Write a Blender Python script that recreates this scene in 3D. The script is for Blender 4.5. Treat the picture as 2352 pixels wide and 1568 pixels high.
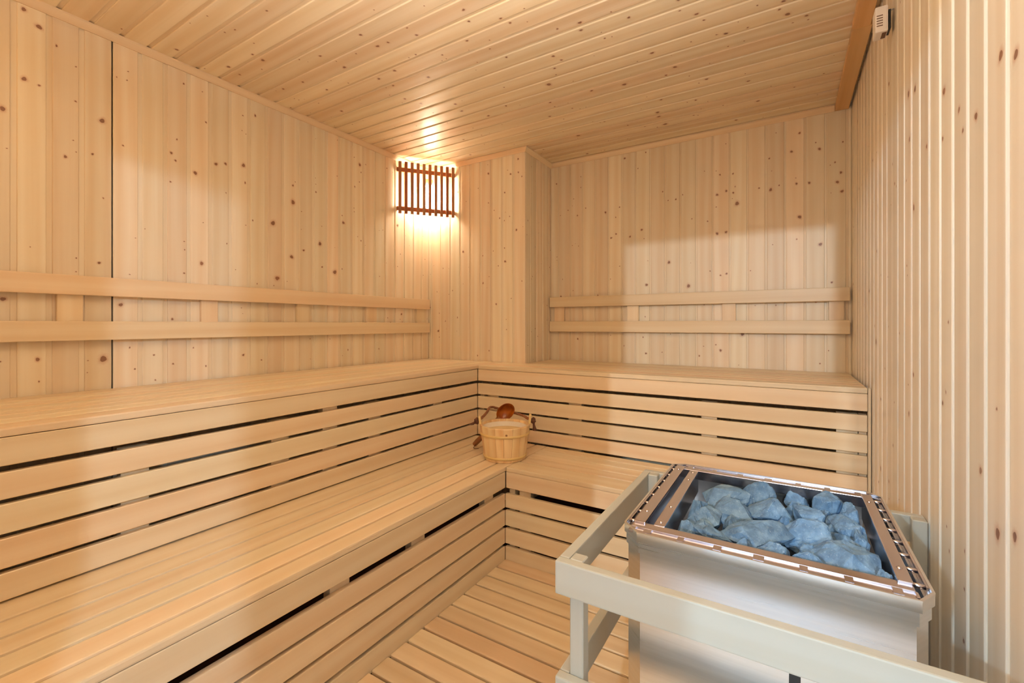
import bpy, bmesh, math, random
from mathutils import Vector, Matrix

for o in list(bpy.data.objects):
    bpy.data.objects.remove(o)
scn = bpy.context.scene
COL = scn.collection
PI = math.pi

# ---------------------------------------------------------------- camera
cd = bpy.data.cameras.new('camera')
cam = bpy.data.objects.new('camera', cd)
COL.objects.link(cam)
cam.location = (0, 0, 1.11)
cam.rotation_euler = (PI / 2, 0, 0.5494)
cd.sensor_width = 36
cd.lens = 36 * 1034.8 / 2352
cd.shift_y = -(784 - 744.8) / 2352
cd.clip_start = 0.01
scn.camera = cam

# ---------------------------------------------------------------- view + world + lights
scn.view_settings.view_transform = 'Standard'
scn.view_settings.look = 'None'
scn.view_settings.gamma = 1
scn.view_settings.use_curve_mapping = False
scn.view_settings.exposure = 0.20
scn.cycles.use_denoising = True
scn.cycles.use_adaptive_sampling = True
scn.cycles.adaptive_threshold = 0.08
scn.cycles.max_bounces = 8
scn.cycles.diffuse_bounces = 6
scn.cycles.glossy_bounces = 4
scn.cycles.sample_clamp_indirect = 8

w = bpy.data.worlds.new('world')
scn.world = w
w.use_nodes = True
w.node_tree.nodes['Background'].inputs[0].default_value = (0.80, 0.90, 1.0, 1)
w.node_tree.nodes['Background'].inputs[1].default_value = 0.9


def lamp(name, loc, power, color, radius):
    l = bpy.data.lights.new(name, 'POINT')
    l.energy = power
    l.color = color
    l.shadow_soft_size = radius
    o = bpy.data.objects.new(name, l)
    COL.objects.link(o)
    o.location = loc
    return o


WARM = (1.0, 0.87, 0.64)
COOL = (0.80, 0.94, 1.0)
# cool lamps of the hall outside, shining in through the doorway behind the camera
lamp('hall_light', (1.6, -0.80, 1.98), 120, (0.62, 0.84, 1.0), 0.035)
lamp('hall_light', (0.3, -3.50, 2.18), 300, COOL, 0.035)
lamp('hall_light', (-0.9, -2.50, 2.06), 205, (0.50, 0.79, 1.0), 0.06)  # extra lamp, added to brighten and cool the right wall
# second corner lamp of the sauna, in the near left corner beside the doorway
lamp('corner_light', (-1.95, 0.06, 1.95), 0.9, (1.0, 0.52, 0.12), 0.06)
BULB = 92.0
# added fill light without a fixture, aimed up to bounce off the ceiling
ul = bpy.data.lights.new('ceiling_fill', 'AREA')
ul.energy = 20.5
ul.color = (1.0, 0.95, 0.84)
ul.shape = 'DISK'
ul.size = 0.3
ul.spread = math.radians(150)
uo = bpy.data.objects.new('ceiling_fill', ul)
COL.objects.link(uo)
uo.location = (-0.50, 0.42, 1.60)
uo.rotation_euler = (PI, 0, 0)

# ---------------------------------------------------------------- dimensions
LW, RW, BW, FW = -2.264, 0.279, 2.886, -0.05      # left, right, back, front wall planes
CX, CY = -1.442, 2.516                            # boxed-out column in the back left corner
CEIL = 2.249
CB = 2.2205                                       # lower edge of the cornice
UB, LB = 0.8602, 0.4363                           # bench tops
UX, UY = -1.610, 2.2305                           # upper bench fronts
LX, LY = -1.1375, 1.800                           # lower bench fronts


def s2l(c):
    return tuple(((v / 255) / 12.92 if v / 255 <= 0.04045 else ((v / 255 + 0.055) / 1.055) ** 2.4) for v in c)


# ---------------------------------------------------------------- materials
class NT:
    def __init__(s, name):
        s.m = bpy.data.materials.new(name)
        s.m.use_nodes = True
        s.t = s.m.node_tree
        s.b = s.t.nodes['Principled BSDF']

    def n(s, kind, **kw):
        x = s.t.nodes.new(kind)
        for k, v in kw.items():
            setattr(x, k, v)
        return x

    def l(s, a, b):
        s.t.links.new(a, b)

    def math(s, op, a, b=None, clamp=False):
        x = s.n('ShaderNodeMath', operation=op, use_clamp=clamp)
        for i, v in enumerate((a, b)):
            if v is None:
                continue
            if isinstance(v, (int, float)):
                x.inputs[i].default_value = v
            else:
                s.l(v, x.inputs[i])
        return x.outputs[0]

    def mix(s, f, a, b, mode='MIX'):
        x = s.n('ShaderNodeMix', data_type='RGBA', blend_type=mode)
        for i, v in ((0, f), (6, a), (7, b)):
            if isinstance(v, (int, float)):
                x.inputs[i].default_value = v
            elif isinstance(v, tuple):
                x.inputs[i].default_value = v if len(v) == 4 else v + (1,)
            else:
                s.l(v, x.inputs[i])
        return x.outputs[2]

    def ramp(s, f, stops):
        x = s.n('ShaderNodeValToRGB')
        e = x.color_ramp.elements
        while len(e) > 1:
            e.remove(e[-1])
        e[0].position = stops[0][0]
        e[0].color = stops[0][1] + (1,)
        for p, c in stops[1:]:
            q = e.new(p)
            q.color = c + (1,)
        s.l(f, x.inputs[0])
        return x.outputs[0]


def wood(name, light, dark, rough=0.45, grain=1.0, knots=False, coat=0.0, tonevar=0.16, spec=0.5, gs=1.0):
    """Boards: U runs along the grain, V across it; 'tone' varies per board, 'knot' marks knots."""
    k = NT(name)
    uv = k.n('ShaderNodeUVMap', uv_map='UVMap').outputs[0]

    def noise(su, sv, scale, detail=3, dist=0.0):
        mp = k.n('ShaderNodeMapping')
        mp.inputs['Scale'].default_value = (su, sv, 1)
        k.l(uv, mp.inputs[0])
        x = k.n('ShaderNodeTexNoise', noise_dimensions='2D')
        x.inputs['Scale'].default_value = scale
        x.inputs['Detail'].default_value = detail
        x.inputs['Distortion'].default_value = dist
        k.l(mp.outputs[0], x.inputs['Vector'])
        return x.outputs[0]
    fine = noise(1.5, 90 * gs, 1.0, 3)
    broad = noise(0.9, 22 * gs, 1.0, 2, 0.6)
    # growth rings as stretched bands
    mp = k.n('ShaderNodeMapping')
    mp.inputs['Scale'].default_value = (0.35, 3.2, 1)
    k.l(uv, mp.inputs[0])
    wv = k.n('ShaderNodeTexWave', wave_type='BANDS', bands_direction='Y')
    wv.inputs['Scale'].default_value = 1.5
    wv.inputs['Distortion'].default_value = 9.0
    wv.inputs['Detail'].default_value = 2
    wv.inputs['Detail Scale'].default_value = 0.7
    k.l(mp.outputs[0], wv.inputs['Vector'])
    g = k.math('ADD', k.math('MULTIPLY', fine, 0.24), k.math('MULTIPLY', broad, 0.46))
    g = k.math('ADD', g, k.math('MULTIPLY', wv.outputs[0], 0.30))
    g = k.math('MULTIPLY', k.math('SUBTRACT', g, 0.30), 1.9 * grain, clamp=True)
    c = k.mix(g, light, dark)
    tone = k.n('ShaderNodeAttribute', attribute_name='tone').outputs['Fac']
    hv = k.n('ShaderNodeHueSaturation')
    k.l(c, hv.inputs['Color'])
    k.l(k.math('ADD', k.math('MULTIPLY', tone, tonevar), 1 - tonevar / 2), hv.inputs['Value'])
    t2 = k.math('FRACT', k.math('MULTIPLY', tone, 7.31))
    k.l(k.math('ADD', k.math('MULTIPLY', t2, 0.018), 0.491), hv.inputs['Hue'])
    k.l(k.math('ADD', k.math('MULTIPLY', t2, -0.16), 1.08), hv.inputs['Saturation'])
    c = hv.outputs[0]
    if knots:
        kn = k.n('ShaderNodeAttribute', attribute_name='knot').outputs['Fac']
        kn = k.math('ADD', kn, k.math('MULTIPLY', k.math('SUBTRACT', noise(130, 130, 1, 2), 0.5), 0.22))
        hal = k.n('ShaderNodeMapRange', interpolation_type='SMOOTHSTEP')
        hal.inputs[1].default_value = 0.10
        hal.inputs[2].default_value = 0.60
        hal.inputs[4].default_value = 0.42
        k.l(kn, hal.inputs[0])
        c = k.mix(hal.outputs[0], c, s2l((176, 98, 44)))
        cor = k.n('ShaderNodeMapRange', interpolation_type='SMOOTHSTEP')
        cor.inputs[1].default_value = 0.52
        cor.inputs[2].default_value = 0.66
        cor.inputs[4].default_value = 0.74
        k.l(kn, cor.inputs[0])
        c = k.mix(cor.outputs[0], c, s2l((112, 54, 24)))
    k.l(c, k.b.inputs['Base Color'])
    k.b.inputs['Roughness'].default_value = rough
    k.b.inputs['Specular IOR Level'].default_value = spec
    k.b.inputs['Coat Weight'].default_value = coat
    k.b.inputs['Coat Roughness'].default_value = 0.22
    bp = k.n('ShaderNodeBump')
    bp.inputs['Strength'].default_value = 0.10
    bp.inputs['Distance'].default_value = 0.002
    k.l(g, bp.inputs['Height'])
    k.l(bp.outputs[0], k.b.inputs['Normal'])
    return k.m


def metal(name, col, rough, aniso=0.0, stretch=(3, 3, 160)):
    k = NT(name)
    k.b.inputs['Metallic'].default_value = 1
    tc = k.n('ShaderNodeTexCoord').outputs['Object']
    mp = k.n('ShaderNodeMapping')
    mp.inputs['Scale'].default_value = stretch
    k.l(tc, mp.inputs[0])
    x = k.n('ShaderNodeTexNoise')
    x.inputs['Scale'].default_value = 1
    x.inputs['Detail'].default_value = 4
    k.l(mp.outputs[0], x.inputs['Vector'])
    c = k.mix(x.outputs[0], tuple(v * 0.88 for v in col), tuple(min(1, v * 1.08) for v in col))
    k.l(c, k.b.inputs['Base Color'])
    k.l(k.math('ADD', k.math('MULTIPLY', x.outputs[0], 0.14), rough - 0.07), k.b.inputs['Roughness'])
    k.b.inputs['Anisotropic'].default_value = aniso
    return k.m


def plain(name, col, rough=0.5, var=0.08, scale=40, spec=0.5):
    k = NT(name)
    tc = k.n('ShaderNodeTexCoord').outputs['Object']
    x = k.n('ShaderNodeTexNoise')
    x.inputs['Scale'].default_value = scale
    k.l(tc, x.inputs['Vector'])
    c = k.mix(x.outputs[0], tuple(v * (1 - var) for v in col), tuple(min(1, v * (1 + var)) for v in col))
    k.l(c, k.b.inputs['Base Color'])
    k.b.inputs['Roughness'].default_value = rough
    k.b.inputs['Specular IOR Level'].default_value = spec
    return k.m


def stone_mat():
    k = NT('grey_stone')
    tc = k.n('ShaderNodeTexCoord').outputs['Object']

    def noise(sc, det, rough=0.6):
        x = k.n('ShaderNodeTexNoise')
        x.inputs['Scale'].default_value = sc
        x.inputs['Detail'].default_value = det
        x.inputs['Roughness'].default_value = rough
        k.l(tc, x.inputs['Vector'])
        return x.outputs[0]
    a = noise(28, 6)
    b = noise(260, 3, 0.7)
    c = k.ramp(a, [(0.28, s2l((72, 102, 136))), (0.5, s2l((104, 140, 176))), (0.72, s2l((138, 172, 204)))])
    sp = k.n('ShaderNodeMapRange')
    sp.inputs[1].default_value = 0.60
    sp.inputs[2].default_value = 0.72
    sp.inputs[4].default_value = 0.55
    k.l(b, sp.inputs[0])
    c = k.mix(sp.outputs[0], c, s2l((196, 214, 228)))
    k.l(c, k.b.inputs['Base Color'])
    k.b.inputs['Roughness'].default_value = 0.62
    bp = k.n('ShaderNodeBump')
    bp.inputs['Strength'].default_value = 0.7
    bp.inputs['Distance'].default_value = 0.004
    k.l(k.math('ADD', k.math('MULTIPLY', a, 1.0), k.math('MULTIPLY', noise(110, 5, 0.7), 0.6)), bp.inputs['Height'])
    k.l(bp.outputs[0], k.b.inputs['Normal'])
    return k.m


def emit(name, col, strength):
    k = NT(name)
    k.b.inputs['Base Color'].default_value = (1, 1, 1, 1)
    k.b.inputs['Emission Color'].default_value = col + (1,)
    k.b.inputs['Emission Strength'].default_value = strength
    return k.m


M_PINE = wood('pine_panelling', s2l((238, 225, 203)), s2l((228, 207, 176)), 0.42, 1.0, True)
M_PINE_COOL = wood('cool_lit_pine_panelling', s2l((236, 228, 216)), s2l((226, 213, 194)), 0.38, 1.0, True)  # same pine, paled: cool light on the right wall put into its colour
M_CEIL = wood('varnished_pine', s2l((237, 220, 193)), s2l((224, 198, 160)), 0.42, 1.0, True, 0.12)
M_TRIM = wood('pine_trim', s2l((235, 216, 187)), s2l((222, 195, 156)), 0.42, 0.9, True)
M_BOARD = wood('orange_pine', s2l((222, 178, 124)), s2l((206, 152, 96)), 0.42, 0.9, True)
M_BENCH = wood('bench_wood', s2l((233, 214, 184)), s2l((222, 195, 157)), 0.38, 0.8, False, 0.0, 0.13)
M_FLOOR = wood('duckboard_wood', s2l((231, 208, 176)), s2l((216, 185, 146)), 0.40, 0.8, False, 0.0, 0.16)
M_GUARD = wood('pale_wood', s2l((187, 188, 181)), s2l((180, 177, 165)), 0.40, 0.6, False, 0.0, 0.06)
M_SHADE = wood('cedar_slats', s2l((178, 118, 76)), s2l((150, 92, 56)), 0.5, 0.9, False)
M_BUCKET = wood('bucket_staves', s2l((246, 220, 172)), s2l((226, 178, 118)), 0.32, 0.8, True, 0.2, 0.30, gs=0.3)
M_HOOP = wood('hoop_wood', s2l((236, 204, 140)), s2l((220, 178, 108)), 0.35, 0.6)
M_LADLE = wood('ladle_wood', s2l((176, 104, 44)), s2l((128, 66, 26)), 0.3, 1.0, False, 0.3)
M_DARK = plain('dark_void', (0.012, 0.008, 0.006), 0.9, spec=0.1)
M_UNDER = plain('brown_subfloor', s2l((86, 56, 36)), 0.8)
M_STEEL = metal('brushed_steel', (0.84, 0.86, 0.90), 0.30, 0.4)
M_RIM = metal('polished_steel', (0.66, 0.61, 0.66), 0.20)
M_SILVER = metal('bright_steel', (0.84, 0.85, 0.88), 0.18)
M_STONE = stone_mat()
M_ROPE = plain('brown_rope', s2l((150, 98, 66)), 0.9, 0.35, 300)
M_KNOT = plain('dark_rope', s2l((104, 66, 48)), 0.9, 0.35, 300)
M_WHITE = plain('white_plastic', s2l((236, 228, 222)), 0.4, 0.02)
M_SLOT = plain('dark_slot', s2l((120, 92, 78)), 0.8)
M_LINER = plain('pale_liner', s2l((242, 232, 218)), 0.22, 0.03)
M_BULB = emit('lit_bulb', WARM, BULB)
M_BLACK = plain('black_plastic', (0.02, 0.02, 0.022), 0.45)
M_CORD = plain('leather_cord', s2l((92, 52, 30)), 0.8)


# ---------------------------------------------------------------- mesh builder
class MB:
    def __init__(s, seed=1):
        s.bm = bmesh.new()
        s.uv = s.bm.loops.layers.uv.new('UVMap')
        s.tone = s.bm.faces.layers.float.new('tone')
        s.knot = s.bm.verts.layers.float.new('knot')
        s.rnd = random.Random(seed)
        s.boards = []
        s.placed = []

    def add(s, bm2, axis='x', mat=0, tone=None, smooth=False, off=None, xf=None):
        """Copy a temporary bmesh in; UVs are laid along the grain axis."""
        if tone is None:
            tone = s.rnd.random()
        if off is None:
            off = (s.rnd.random() * 20, s.rnd.random() * 20)
        ai = 'xyz'.index(axis)
        vm = {}
        for v in bm2.verts:
            vm[v] = s.bm.verts.new(xf @ v.co if xf else v.co)
        for f in bm2.faces:
            n = f.normal
            nf = s.bm.faces.new([vm[v] for v in f.verts])
            nf.material_index = mat
            nf.smooth = smooth
            nf[s.tone] = tone
            others = [i for i in range(3) if i != ai]
            # across-axis: the one least aligned with the normal
            vi = others[0] if abs(n[others[0]]) < abs(n[others[1]]) else others[1]
            if abs(n[ai]) > 0.9:
                ui, vj = others
            else:
                ui, vj = ai, vi
            for lp, ov in zip(nf.loops, f.verts):
                lp[s.uv].uv = (ov.co[ui] + off[0], ov.co[vj] + off[1])
        bm2.free()
        return tone, off

    def box(s, x0, x1, y0, y1, z0, z1, axis='x', bev=0.0, seg=1, mat=0, tone=None, xf=None):
        b = bmesh.new()
        bmesh.ops.create_cube(b, size=1)
        for v in b.verts:
            v.co = Vector(((x0 + x1) / 2 + v.co.x * (x1 - x0), (y0 + y1) / 2 + v.co.y * (y1 - y0), (z0 + z1) / 2 + v.co.z * (z1 - z0)))
        if bev > 0:
            bmesh.ops.bevel(b, geom=b.edges[:], offset=bev, segments=seg, affect='EDGES', profile=0.6)
        b.normal_update()
        t, off = s.add(b, axis, mat, tone, False, None, xf)
        s.boards.append((x0, x1, y0, y1, z0, z1, axis, t, off))
        return t

    def knot_at(s, p, face, r, asp=1.0, dark=1.0):
        """A round knot let into the board at p; face = 'x+','x-','y-','z-' gives the surface normal."""
        fi = 'xyz'.index(face[0])
        sg = 1 if face[1] == '+' else -1
        best, bd_ = None, 0.03
        for bd in s.boards:
            dist = sum(max(bd[2 * i] - p[i], p[i] - bd[2 * i + 1], 0) for i in range(3) if i != fi)
            if dist < bd_:
                best, bd_ = bd, dist
        if best is None:
            return
        p = list(p)
        ai = 'xyz'.index(best[6])
        vi = [i for i in range(3) if i != ai and i != fi]
        if not vi:
            return
        vi = vi[0]
        surf = best[2 * fi + 1] if sg > 0 else best[2 * fi]
        lo, hi = best[2 * vi] + 0.0042, best[2 * vi + 1] - 0.0042
        m_ = min(1.25 * r, (hi - lo) / 2)
        p[vi] = min(max(p[vi], lo + m_), hi - m_)
        q_ = Vector(p)
        if any((q_ - c_).length < 2.1 * (r + r_) for c_, r_ in s.placed):
            return
        s.placed.append((q_, r))
        rings = ((0.0, dark), (0.42, dark), (0.62, 0.56 * dark), (1.0, 0.32 * dark), (1.9, 0.0))
        N = 18
        vs = []
        rnd = s.rnd
        ph = rnd.random() * 6.28
        for rr, kv in rings:
            row = []
            for i in range(1 if rr == 0 else N):
                a = 2 * PI * i / N
                wob = 1 + 0.10 * math.sin(2 * a + ph) + 0.07 * math.sin(3 * a + 2 * ph)
                co = [0, 0, 0]
                co[fi] = surf + sg * 0.0002
                co[ai] = p[ai] + r * rr * math.cos(a) * asp * wob
                co[vi] = min(max(p[vi] + r * rr * math.sin(a) * wob, lo), hi)
                v = s.bm.verts.new(co)
                v[s.knot] = kv
                row.append(v)
            vs.append(row)
        faces = []
        for j in range(len(vs) - 1):
            for i in range(N):
                if j == 0:
                    fv = (vs[0][0], vs[1][i], vs[1][(i + 1) % N])
                else:
                    fv = (vs[j][i], vs[j + 1][i], vs[j + 1][(i + 1) % N], vs[j][(i + 1) % N])
                try:
                    f = s.bm.faces.new(fv)
                except ValueError:
                    continue
                f.normal_update()
                if f.normal[fi] * sg < 0:
                    f.normal_flip()
                f[s.tone] = best[7]
                for lp in f.loops:
                    lp[s.uv].uv = (lp.vert.co[ai] + best[8][0], lp.vert.co[vi] + best[8][1])
                faces.append(f)

    def tube(s, pts, rad, seg=10, axis='x', mat=0, tone=None, closed=False):
        b = bmesh.new()
        pts = [Vector(p) for p in pts]
        rows = []
        n = len(pts)
        up = Vector((0, 0, 1))
        for i, p in enumerate(pts):
            if closed:
                d = pts[(i + 1) % n] - pts[i - 1]
            else:
                d = pts[min(i + 1, n - 1)] - pts[max(i - 1, 0)]
            d.normalize()
            a = d.cross(up)
            if a.length < 1e-3:
                a = d.cross(Vector((1, 0, 0)))
            a.normalize()
            c = d.cross(a)
            r = rad[i] if isinstance(rad, (list, tuple)) else rad
            rows.append([b.verts.new(p + (a * math.cos(2 * PI * q / seg) + c * math.sin(2 * PI * q / seg)) * r) for q in range(seg)])
        for i in range(n if closed else n - 1):
            r0, r1 = rows[i], rows[(i + 1) % n]
            for q in range(seg):
                b.faces.new((r0[q], r0[(q + 1) % seg], r1[(q + 1) % seg], r1[q]))
        if not closed:
            b.faces.new(rows[0][::-1])
            b.faces.new(rows[-1])
        bmesh.ops.recalc_face_normals(b, faces=b.faces[:])
        b.normal_update()
        s.add(b, axis, mat, tone, True)

    def prism(s, poly, axis, a0, a1, mat=0, tone=None, grain=None, bev=0.0):
        """Extrude a polygon (in the two other axes, cyclic order) along an axis."""
        b = bmesh.new()
        ai = 'xyz'.index(axis)
        oi = [i for i in range(3) if i != ai]
        rows = []
        for t in (a0, a1):
            row = []
            for p in poly:
                co = [0, 0, 0]
                co[ai] = t
                co[oi[0]], co[oi[1]] = p
                row.append(b.verts.new(co))
            rows.append(row)
        n = len(poly)
        for i in range(n):
            b.faces.new((rows[0][i], rows[0][(i + 1) % n], rows[1][(i + 1) % n], rows[1][i]))
        b.faces.new(rows[0][::-1])
        b.faces.new(rows[1])
        bmesh.ops.recalc_face_normals(b, faces=b.faces[:])
        if bev:
            bmesh.ops.bevel(b, geom=b.edges[:], offset=bev, segments=2, affect='EDGES')
        b.normal_update()
        s.add(b, grain or axis, mat, tone)

    def build(s, name, mats, parent=None, loc=None):
        me = bpy.data.meshes.new(name)
        s.bm.to_mesh(me)
        s.bm.free()
        for m in (mats if isinstance(mats, (list, tuple)) else [mats]):
            me.materials.append(m)
        o = bpy.data.objects.new(name, me)
        COL.objects.link(o)
        if parent is not None:
            o.parent = parent
            o.matrix_parent_inverse = Matrix.Translation(parent.location).inverted() if parent.type == 'EMPTY' else Matrix()
        return o


def thing(name, label, cat, loc, group=None):
    o = bpy.data.objects.new(name, None)
    o.empty_display_size = 0.1
    COL.objects.link(o)
    o.location = loc
    o['label'] = label
    o['category'] = cat
    if group:
        o['group'] = group
    return o


def tag(o, label, cat, group=None):
    o['label'] = label
    o['category'] = cat
    if group:
        o['group'] = group
    return o


def struct(o):
    o['kind'] = 'structure'
    return o


# ---------------------------------------------------------------- the room
GRV = 0.0150     # groove width between boards


def panel(mb, along, a0, a1, face, f0, z0, z1, start=None, pitch=0.0875, th=0.014, ext=(0.0, 0.0), grv=GRV):
    """Vertical tongue-and-groove boards on a wall. along='x'/'y'; face: (axis, sign) of the outward normal at f0."""
    sg = face
    back = f0 - sg * th
    a = a0 if start is None else start
    edges = []
    while a < a1 - 1e-6:
        lo, hi = max(a, a0), min(a + pitch, a1)
        if hi - lo > 0.004:
            edges.append((lo, hi))
        a += pitch
    for k, (lo, hi) in enumerate(edges):
        x = sorted((f0, back))
        p = lo + (grv / 2 if k else 0)
        q = hi - (grv / 2 if k < len(edges) - 1 else 0)
        if along == 'y':
            mb.box(x[0], x[1], p, q, z0, z1, 'z', 0.0040, 3)
        else:
            mb.box(p, q, x[0], x[1], z0, z1, 'z', 0.0040, 3)
    # tongues: the recessed strip that shows in the grooves, and the wall behind
    b0 = f0 - sg * 0.0042
    b1 = f0 - sg * 0.05
    x = sorted((b0, b1))
    n = len(mb.boards)
    if along == 'y':
        mb.box(x[0], x[1], a0 - ext[0], a1 + ext[1], z0, z1, 'z', tone=0.35)
    else:
        mb.box(a0 - ext[0], a1 + ext[1], x[0], x[1], z0, z1, 'z', tone=0.35)
    del mb.boards[n:]


def scatter(mb, n, face, arng, brng, plane, seed, small=0.8):
    rnd = random.Random(seed)
    fi = 'xyz'.index(face[0])
    oi = [i for i in range(3) if i != fi]
    for _ in range(n):
        p = [0, 0, 0]
        p[fi] = plane
        p[oi[0]] = rnd.uniform(*arng)
        p[oi[1]] = rnd.uniform(*brng)
        if rnd.random() < small:
            mb.knot_at(p, face, rnd.uniform(0.0028, 0.0055), rnd.uniform(0.7, 1.5), rnd.uniform(0.6, 1.0))
        else:
            mb.knot_at(p, face, rnd.uniform(0.007, 0.0125), rnd.uniform(0.85, 1.3), rnd.uniform(0.8, 1.0))


# left wall: two panels that meet at a dark seam at y = 0.69
SEAM = 0.690
mb = MB(11)
panel(mb, 'y', FW, SEAM - 0.0022, 1, LW, -0.05, CEIL, start=SEAM - 0.0022 - 9 * 0.0875)
panel(mb, 'y', SEAM + 0.0022, CY, 1, LW, -0.05, CEIL, start=SEAM + 0.0022, ext=(0, 0.05))
for p in [(0.419, 1.839, 0.0111),(0.659, 1.898, 0.0126),(0.44, 1.963, 0.0104),(0.502, 2.164, 0.0116),(0.555, 1.726, 0.0074),(0.597, 1.716, 0.0066),(0.598, 1.941, 0.0047),(0.876, 1.848, 0.0075),(0.904, 1.82, 0.006),(1.053, 1.854, 0.0098),(1.116, 1.868, 0.0083),(0.723, 1.824, 0.0045),(0.487, 1.957, 0.0053),(0.449, 2.204, 0.0096),(0.577, 1.735, 0.0047),(0.935, 2.167, 0.005),(0.65, 1.347, 0.0068),(0.405, 1.196, 0.0102),(0.483, 0.986, 0.0089),(0.457, 0.956, 0.0105),(0.667, 0.976, 0.017),(0.951, 1.335, 0.005),(0.716, 1.188, 0.01),(0.892, 1.133, 0.0065),(1.189, 0.961, 0.0073),(0.826, 0.982, 0.0047),(0.895, 0.94, 0.0049),(0.964, 1.788, 0.0111),(1.214, 1.885, 0.0123),(1.31, 1.632, 0.017),(1.712, 1.416, 0.017),(1.006, 1.386, 0.0113),(1.751, 1.717, 0.0119),(1.463, 1.765, 0.0162),(1.387, 1.35, 0.0158),(1.44, 1.471, 0.0134),(1.902, 2.099, 0.0125),(1.611, 1.567, 0.0142)]:
    mb.knot_at((LW, p[0], p[1]), 'x+', p[2], 1.0)
scatter(mb, 150, 'x+', (0.0, CY), (0.86, 2.2), LW, 5, 0.86)
mb.box(LW - 0.062, LW - 0.0505, FW - 0.06, CY + 0.06, -0.06, CEIL + 0.04, 'z')
struct(mb.build('wall_left', M_PINE))

# back wall
mb = MB(12)
panel(mb, 'x', CX, RW, -1, BW, -0.05, CEIL, start=CX - 0.03, pitch=0.0912, ext=(0.05, 0.05), grv=0.0085)
for p in [(-1.39, 2.104, 0.0063),(-1.308, 1.906, 0.005),(-1.238, 1.861, 0.0062),(-1.177, 1.904, 0.0049),(-1.033, 1.856, 0.0095),(-0.796, 1.714, 0.0091),(-0.745, 1.713, 0.0124),(-0.587, 1.878, 0.0066),(-0.406, 1.722, 0.0053),(-0.249, 1.805, 0.0154),(-0.138, 1.876, 0.006),(-0.041, 1.876, 0.0049),(0.04, 1.872, 0.0077),(0.09, 1.867, 0.0086),(0.017, 2.05, 0.0088),(0.054, 2.143, 0.0077),(0.143, 2.039, 0.0095),(0.21, 1.956, 0.0056),(0.235, 1.898, 0.0084),(0.22, 1.851, 0.0102),(0.256, 1.8, 0.0102),(0.069, 1.69, 0.0125),(0.166, 1.534, 0.0113),(-0.645, 1.494, 0.0122),(-0.306, 1.647, 0.0094),(-0.354, 1.643, 0.0105),(-0.513, 1.343, 0.0141),(-0.745, 1.361, 0.0113),(0.196, 1.33, 0.0066),(0.17, 1.194, 0.0122),(-0.216, 1.055, 0.0143),(-0.769, 0.926, 0.008),(-0.336, 0.958, 0.0094),(-0.461, 0.922, 0.0064),(-0.871, 1.678, 0.0081),(-0.938, 1.878, 0.0059),(-0.336, 1.397, 0.0063),(-0.292, 1.405, 0.0073),(0.172, 1.352, 0.0056),(-0.1, 2.033, 0.006),(-0.339, 1.986, 0.0063),(-0.274, 1.98, 0.0062),(-0.77, 2.203, 0.0057),(-0.908, 2.191, 0.0082),(-0.997, 1.682, 0.0083),(-0.964, 1.705, 0.0071),(-1.102, 1.304, 0.0072),(-1.367, 1.307, 0.0076),(-0.274, 1.87, 0.0072),(-0.354, 1.871, 0.0095),(-0.291, 1.886, 0.0083)]:
    mb.knot_at((p[0], BW, p[1]), 'y-', p[2], 1.0)
scatter(mb, 70, 'y-', (CX, RW), (0.86, 2.2), BW, 6, 0.95)
struct(mb.build('wall_back', M_PINE))

# boxed-out column in the back left corner
mb = MB(13)
panel(mb, 'x', LW, CX, -1, CY, -0.05, CEIL, start=CX - 10 * 0.0875, ext=(0.05, -0.02))
panel(mb, 'y', CY + 0.0141, BW, 1, CX, -0.05, CEIL, start=CY - 0.02, ext=(-0.01, 0.05))
for p in [(-1.72, 2.13, 0.009),(-1.54, 2.096, 0.008),(-1.492, 2.097, 0.0066),(-1.466, 2.066, 0.0053),(-1.612, 1.982, 0.0068),(-1.624, 1.817, 0.0061),(-1.559, 1.819, 0.0047),(-1.546, 1.788, 0.0114),(-1.514, 1.725, 0.0087),(-1.616, 1.615, 0.0054),(-1.699, 1.603, 0.0041),(-1.598, 1.526, 0.0095),(-1.775, 1.578, 0.0049),(-1.681, 1.875, 0.0041)]:
    mb.knot_at((p[0], CY, p[1]), 'y-', p[2], 1.0)
scatter(mb, 40, 'y-', (LW, CX), (0.86, 2.2), CY, 7, 0.9)
scatter(mb, 22, 'x+', (CY, BW), (0.86, 2.2), CX, 8, 0.95)
struct(mb.build('wall_column', M_PINE))

# right wall, with its own seam
RS = 1.835
mb = MB(14)
panel(mb, 'y', FW, RS - 0.0035, -1, RW, -0.05, CEIL, start=RS - 0.0035 - 22 * 0.0875)
panel(mb, 'y', RS + 0.002, BW, -1, RW + 0.001, -0.05, CEIL, start=RS + 0.002, ext=(0, 0.05))
for p in [(0.963, 1.523, 0.01088),(0.928, 1.497, 0.0104),(1.602, 1.734, 0.01296),(1.529, 1.715, 0.012320000000000001),(1.18, 1.52, 0.007679999999999999),(1.089, 1.472, 0.009760000000000001),(1.111, 1.451, 0.00848),(0.994, 0.784, 0.01248),(0.934, 0.804, 0.0104),(1.304, 1.502, 0.006880000000000001),(1.158, 1.472, 0.005920000000000001),(1.402, 1.529, 0.007520000000000001),(1.597, 0.869, 0.00864),(1.548, 0.979, 0.00832),(1.288, 0.944, 0.00672),(2.014, 0.601, 0.011200000000000002)]:
    mb.knot_at((RW, p[0], p[1]), 'x-', p[2], 1.1)
scatter(mb, 120, 'x-', (0.5, BW), (0.2, 2.2), RW, 9, 0.72)
mb.box(RW + 0.0515, RW + 0.062, FW - 0.06, BW + 0.06, -0.06, CEIL + 0.04, 'z')
struct(mb.build('wall_right', M_PINE_COOL))

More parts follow.
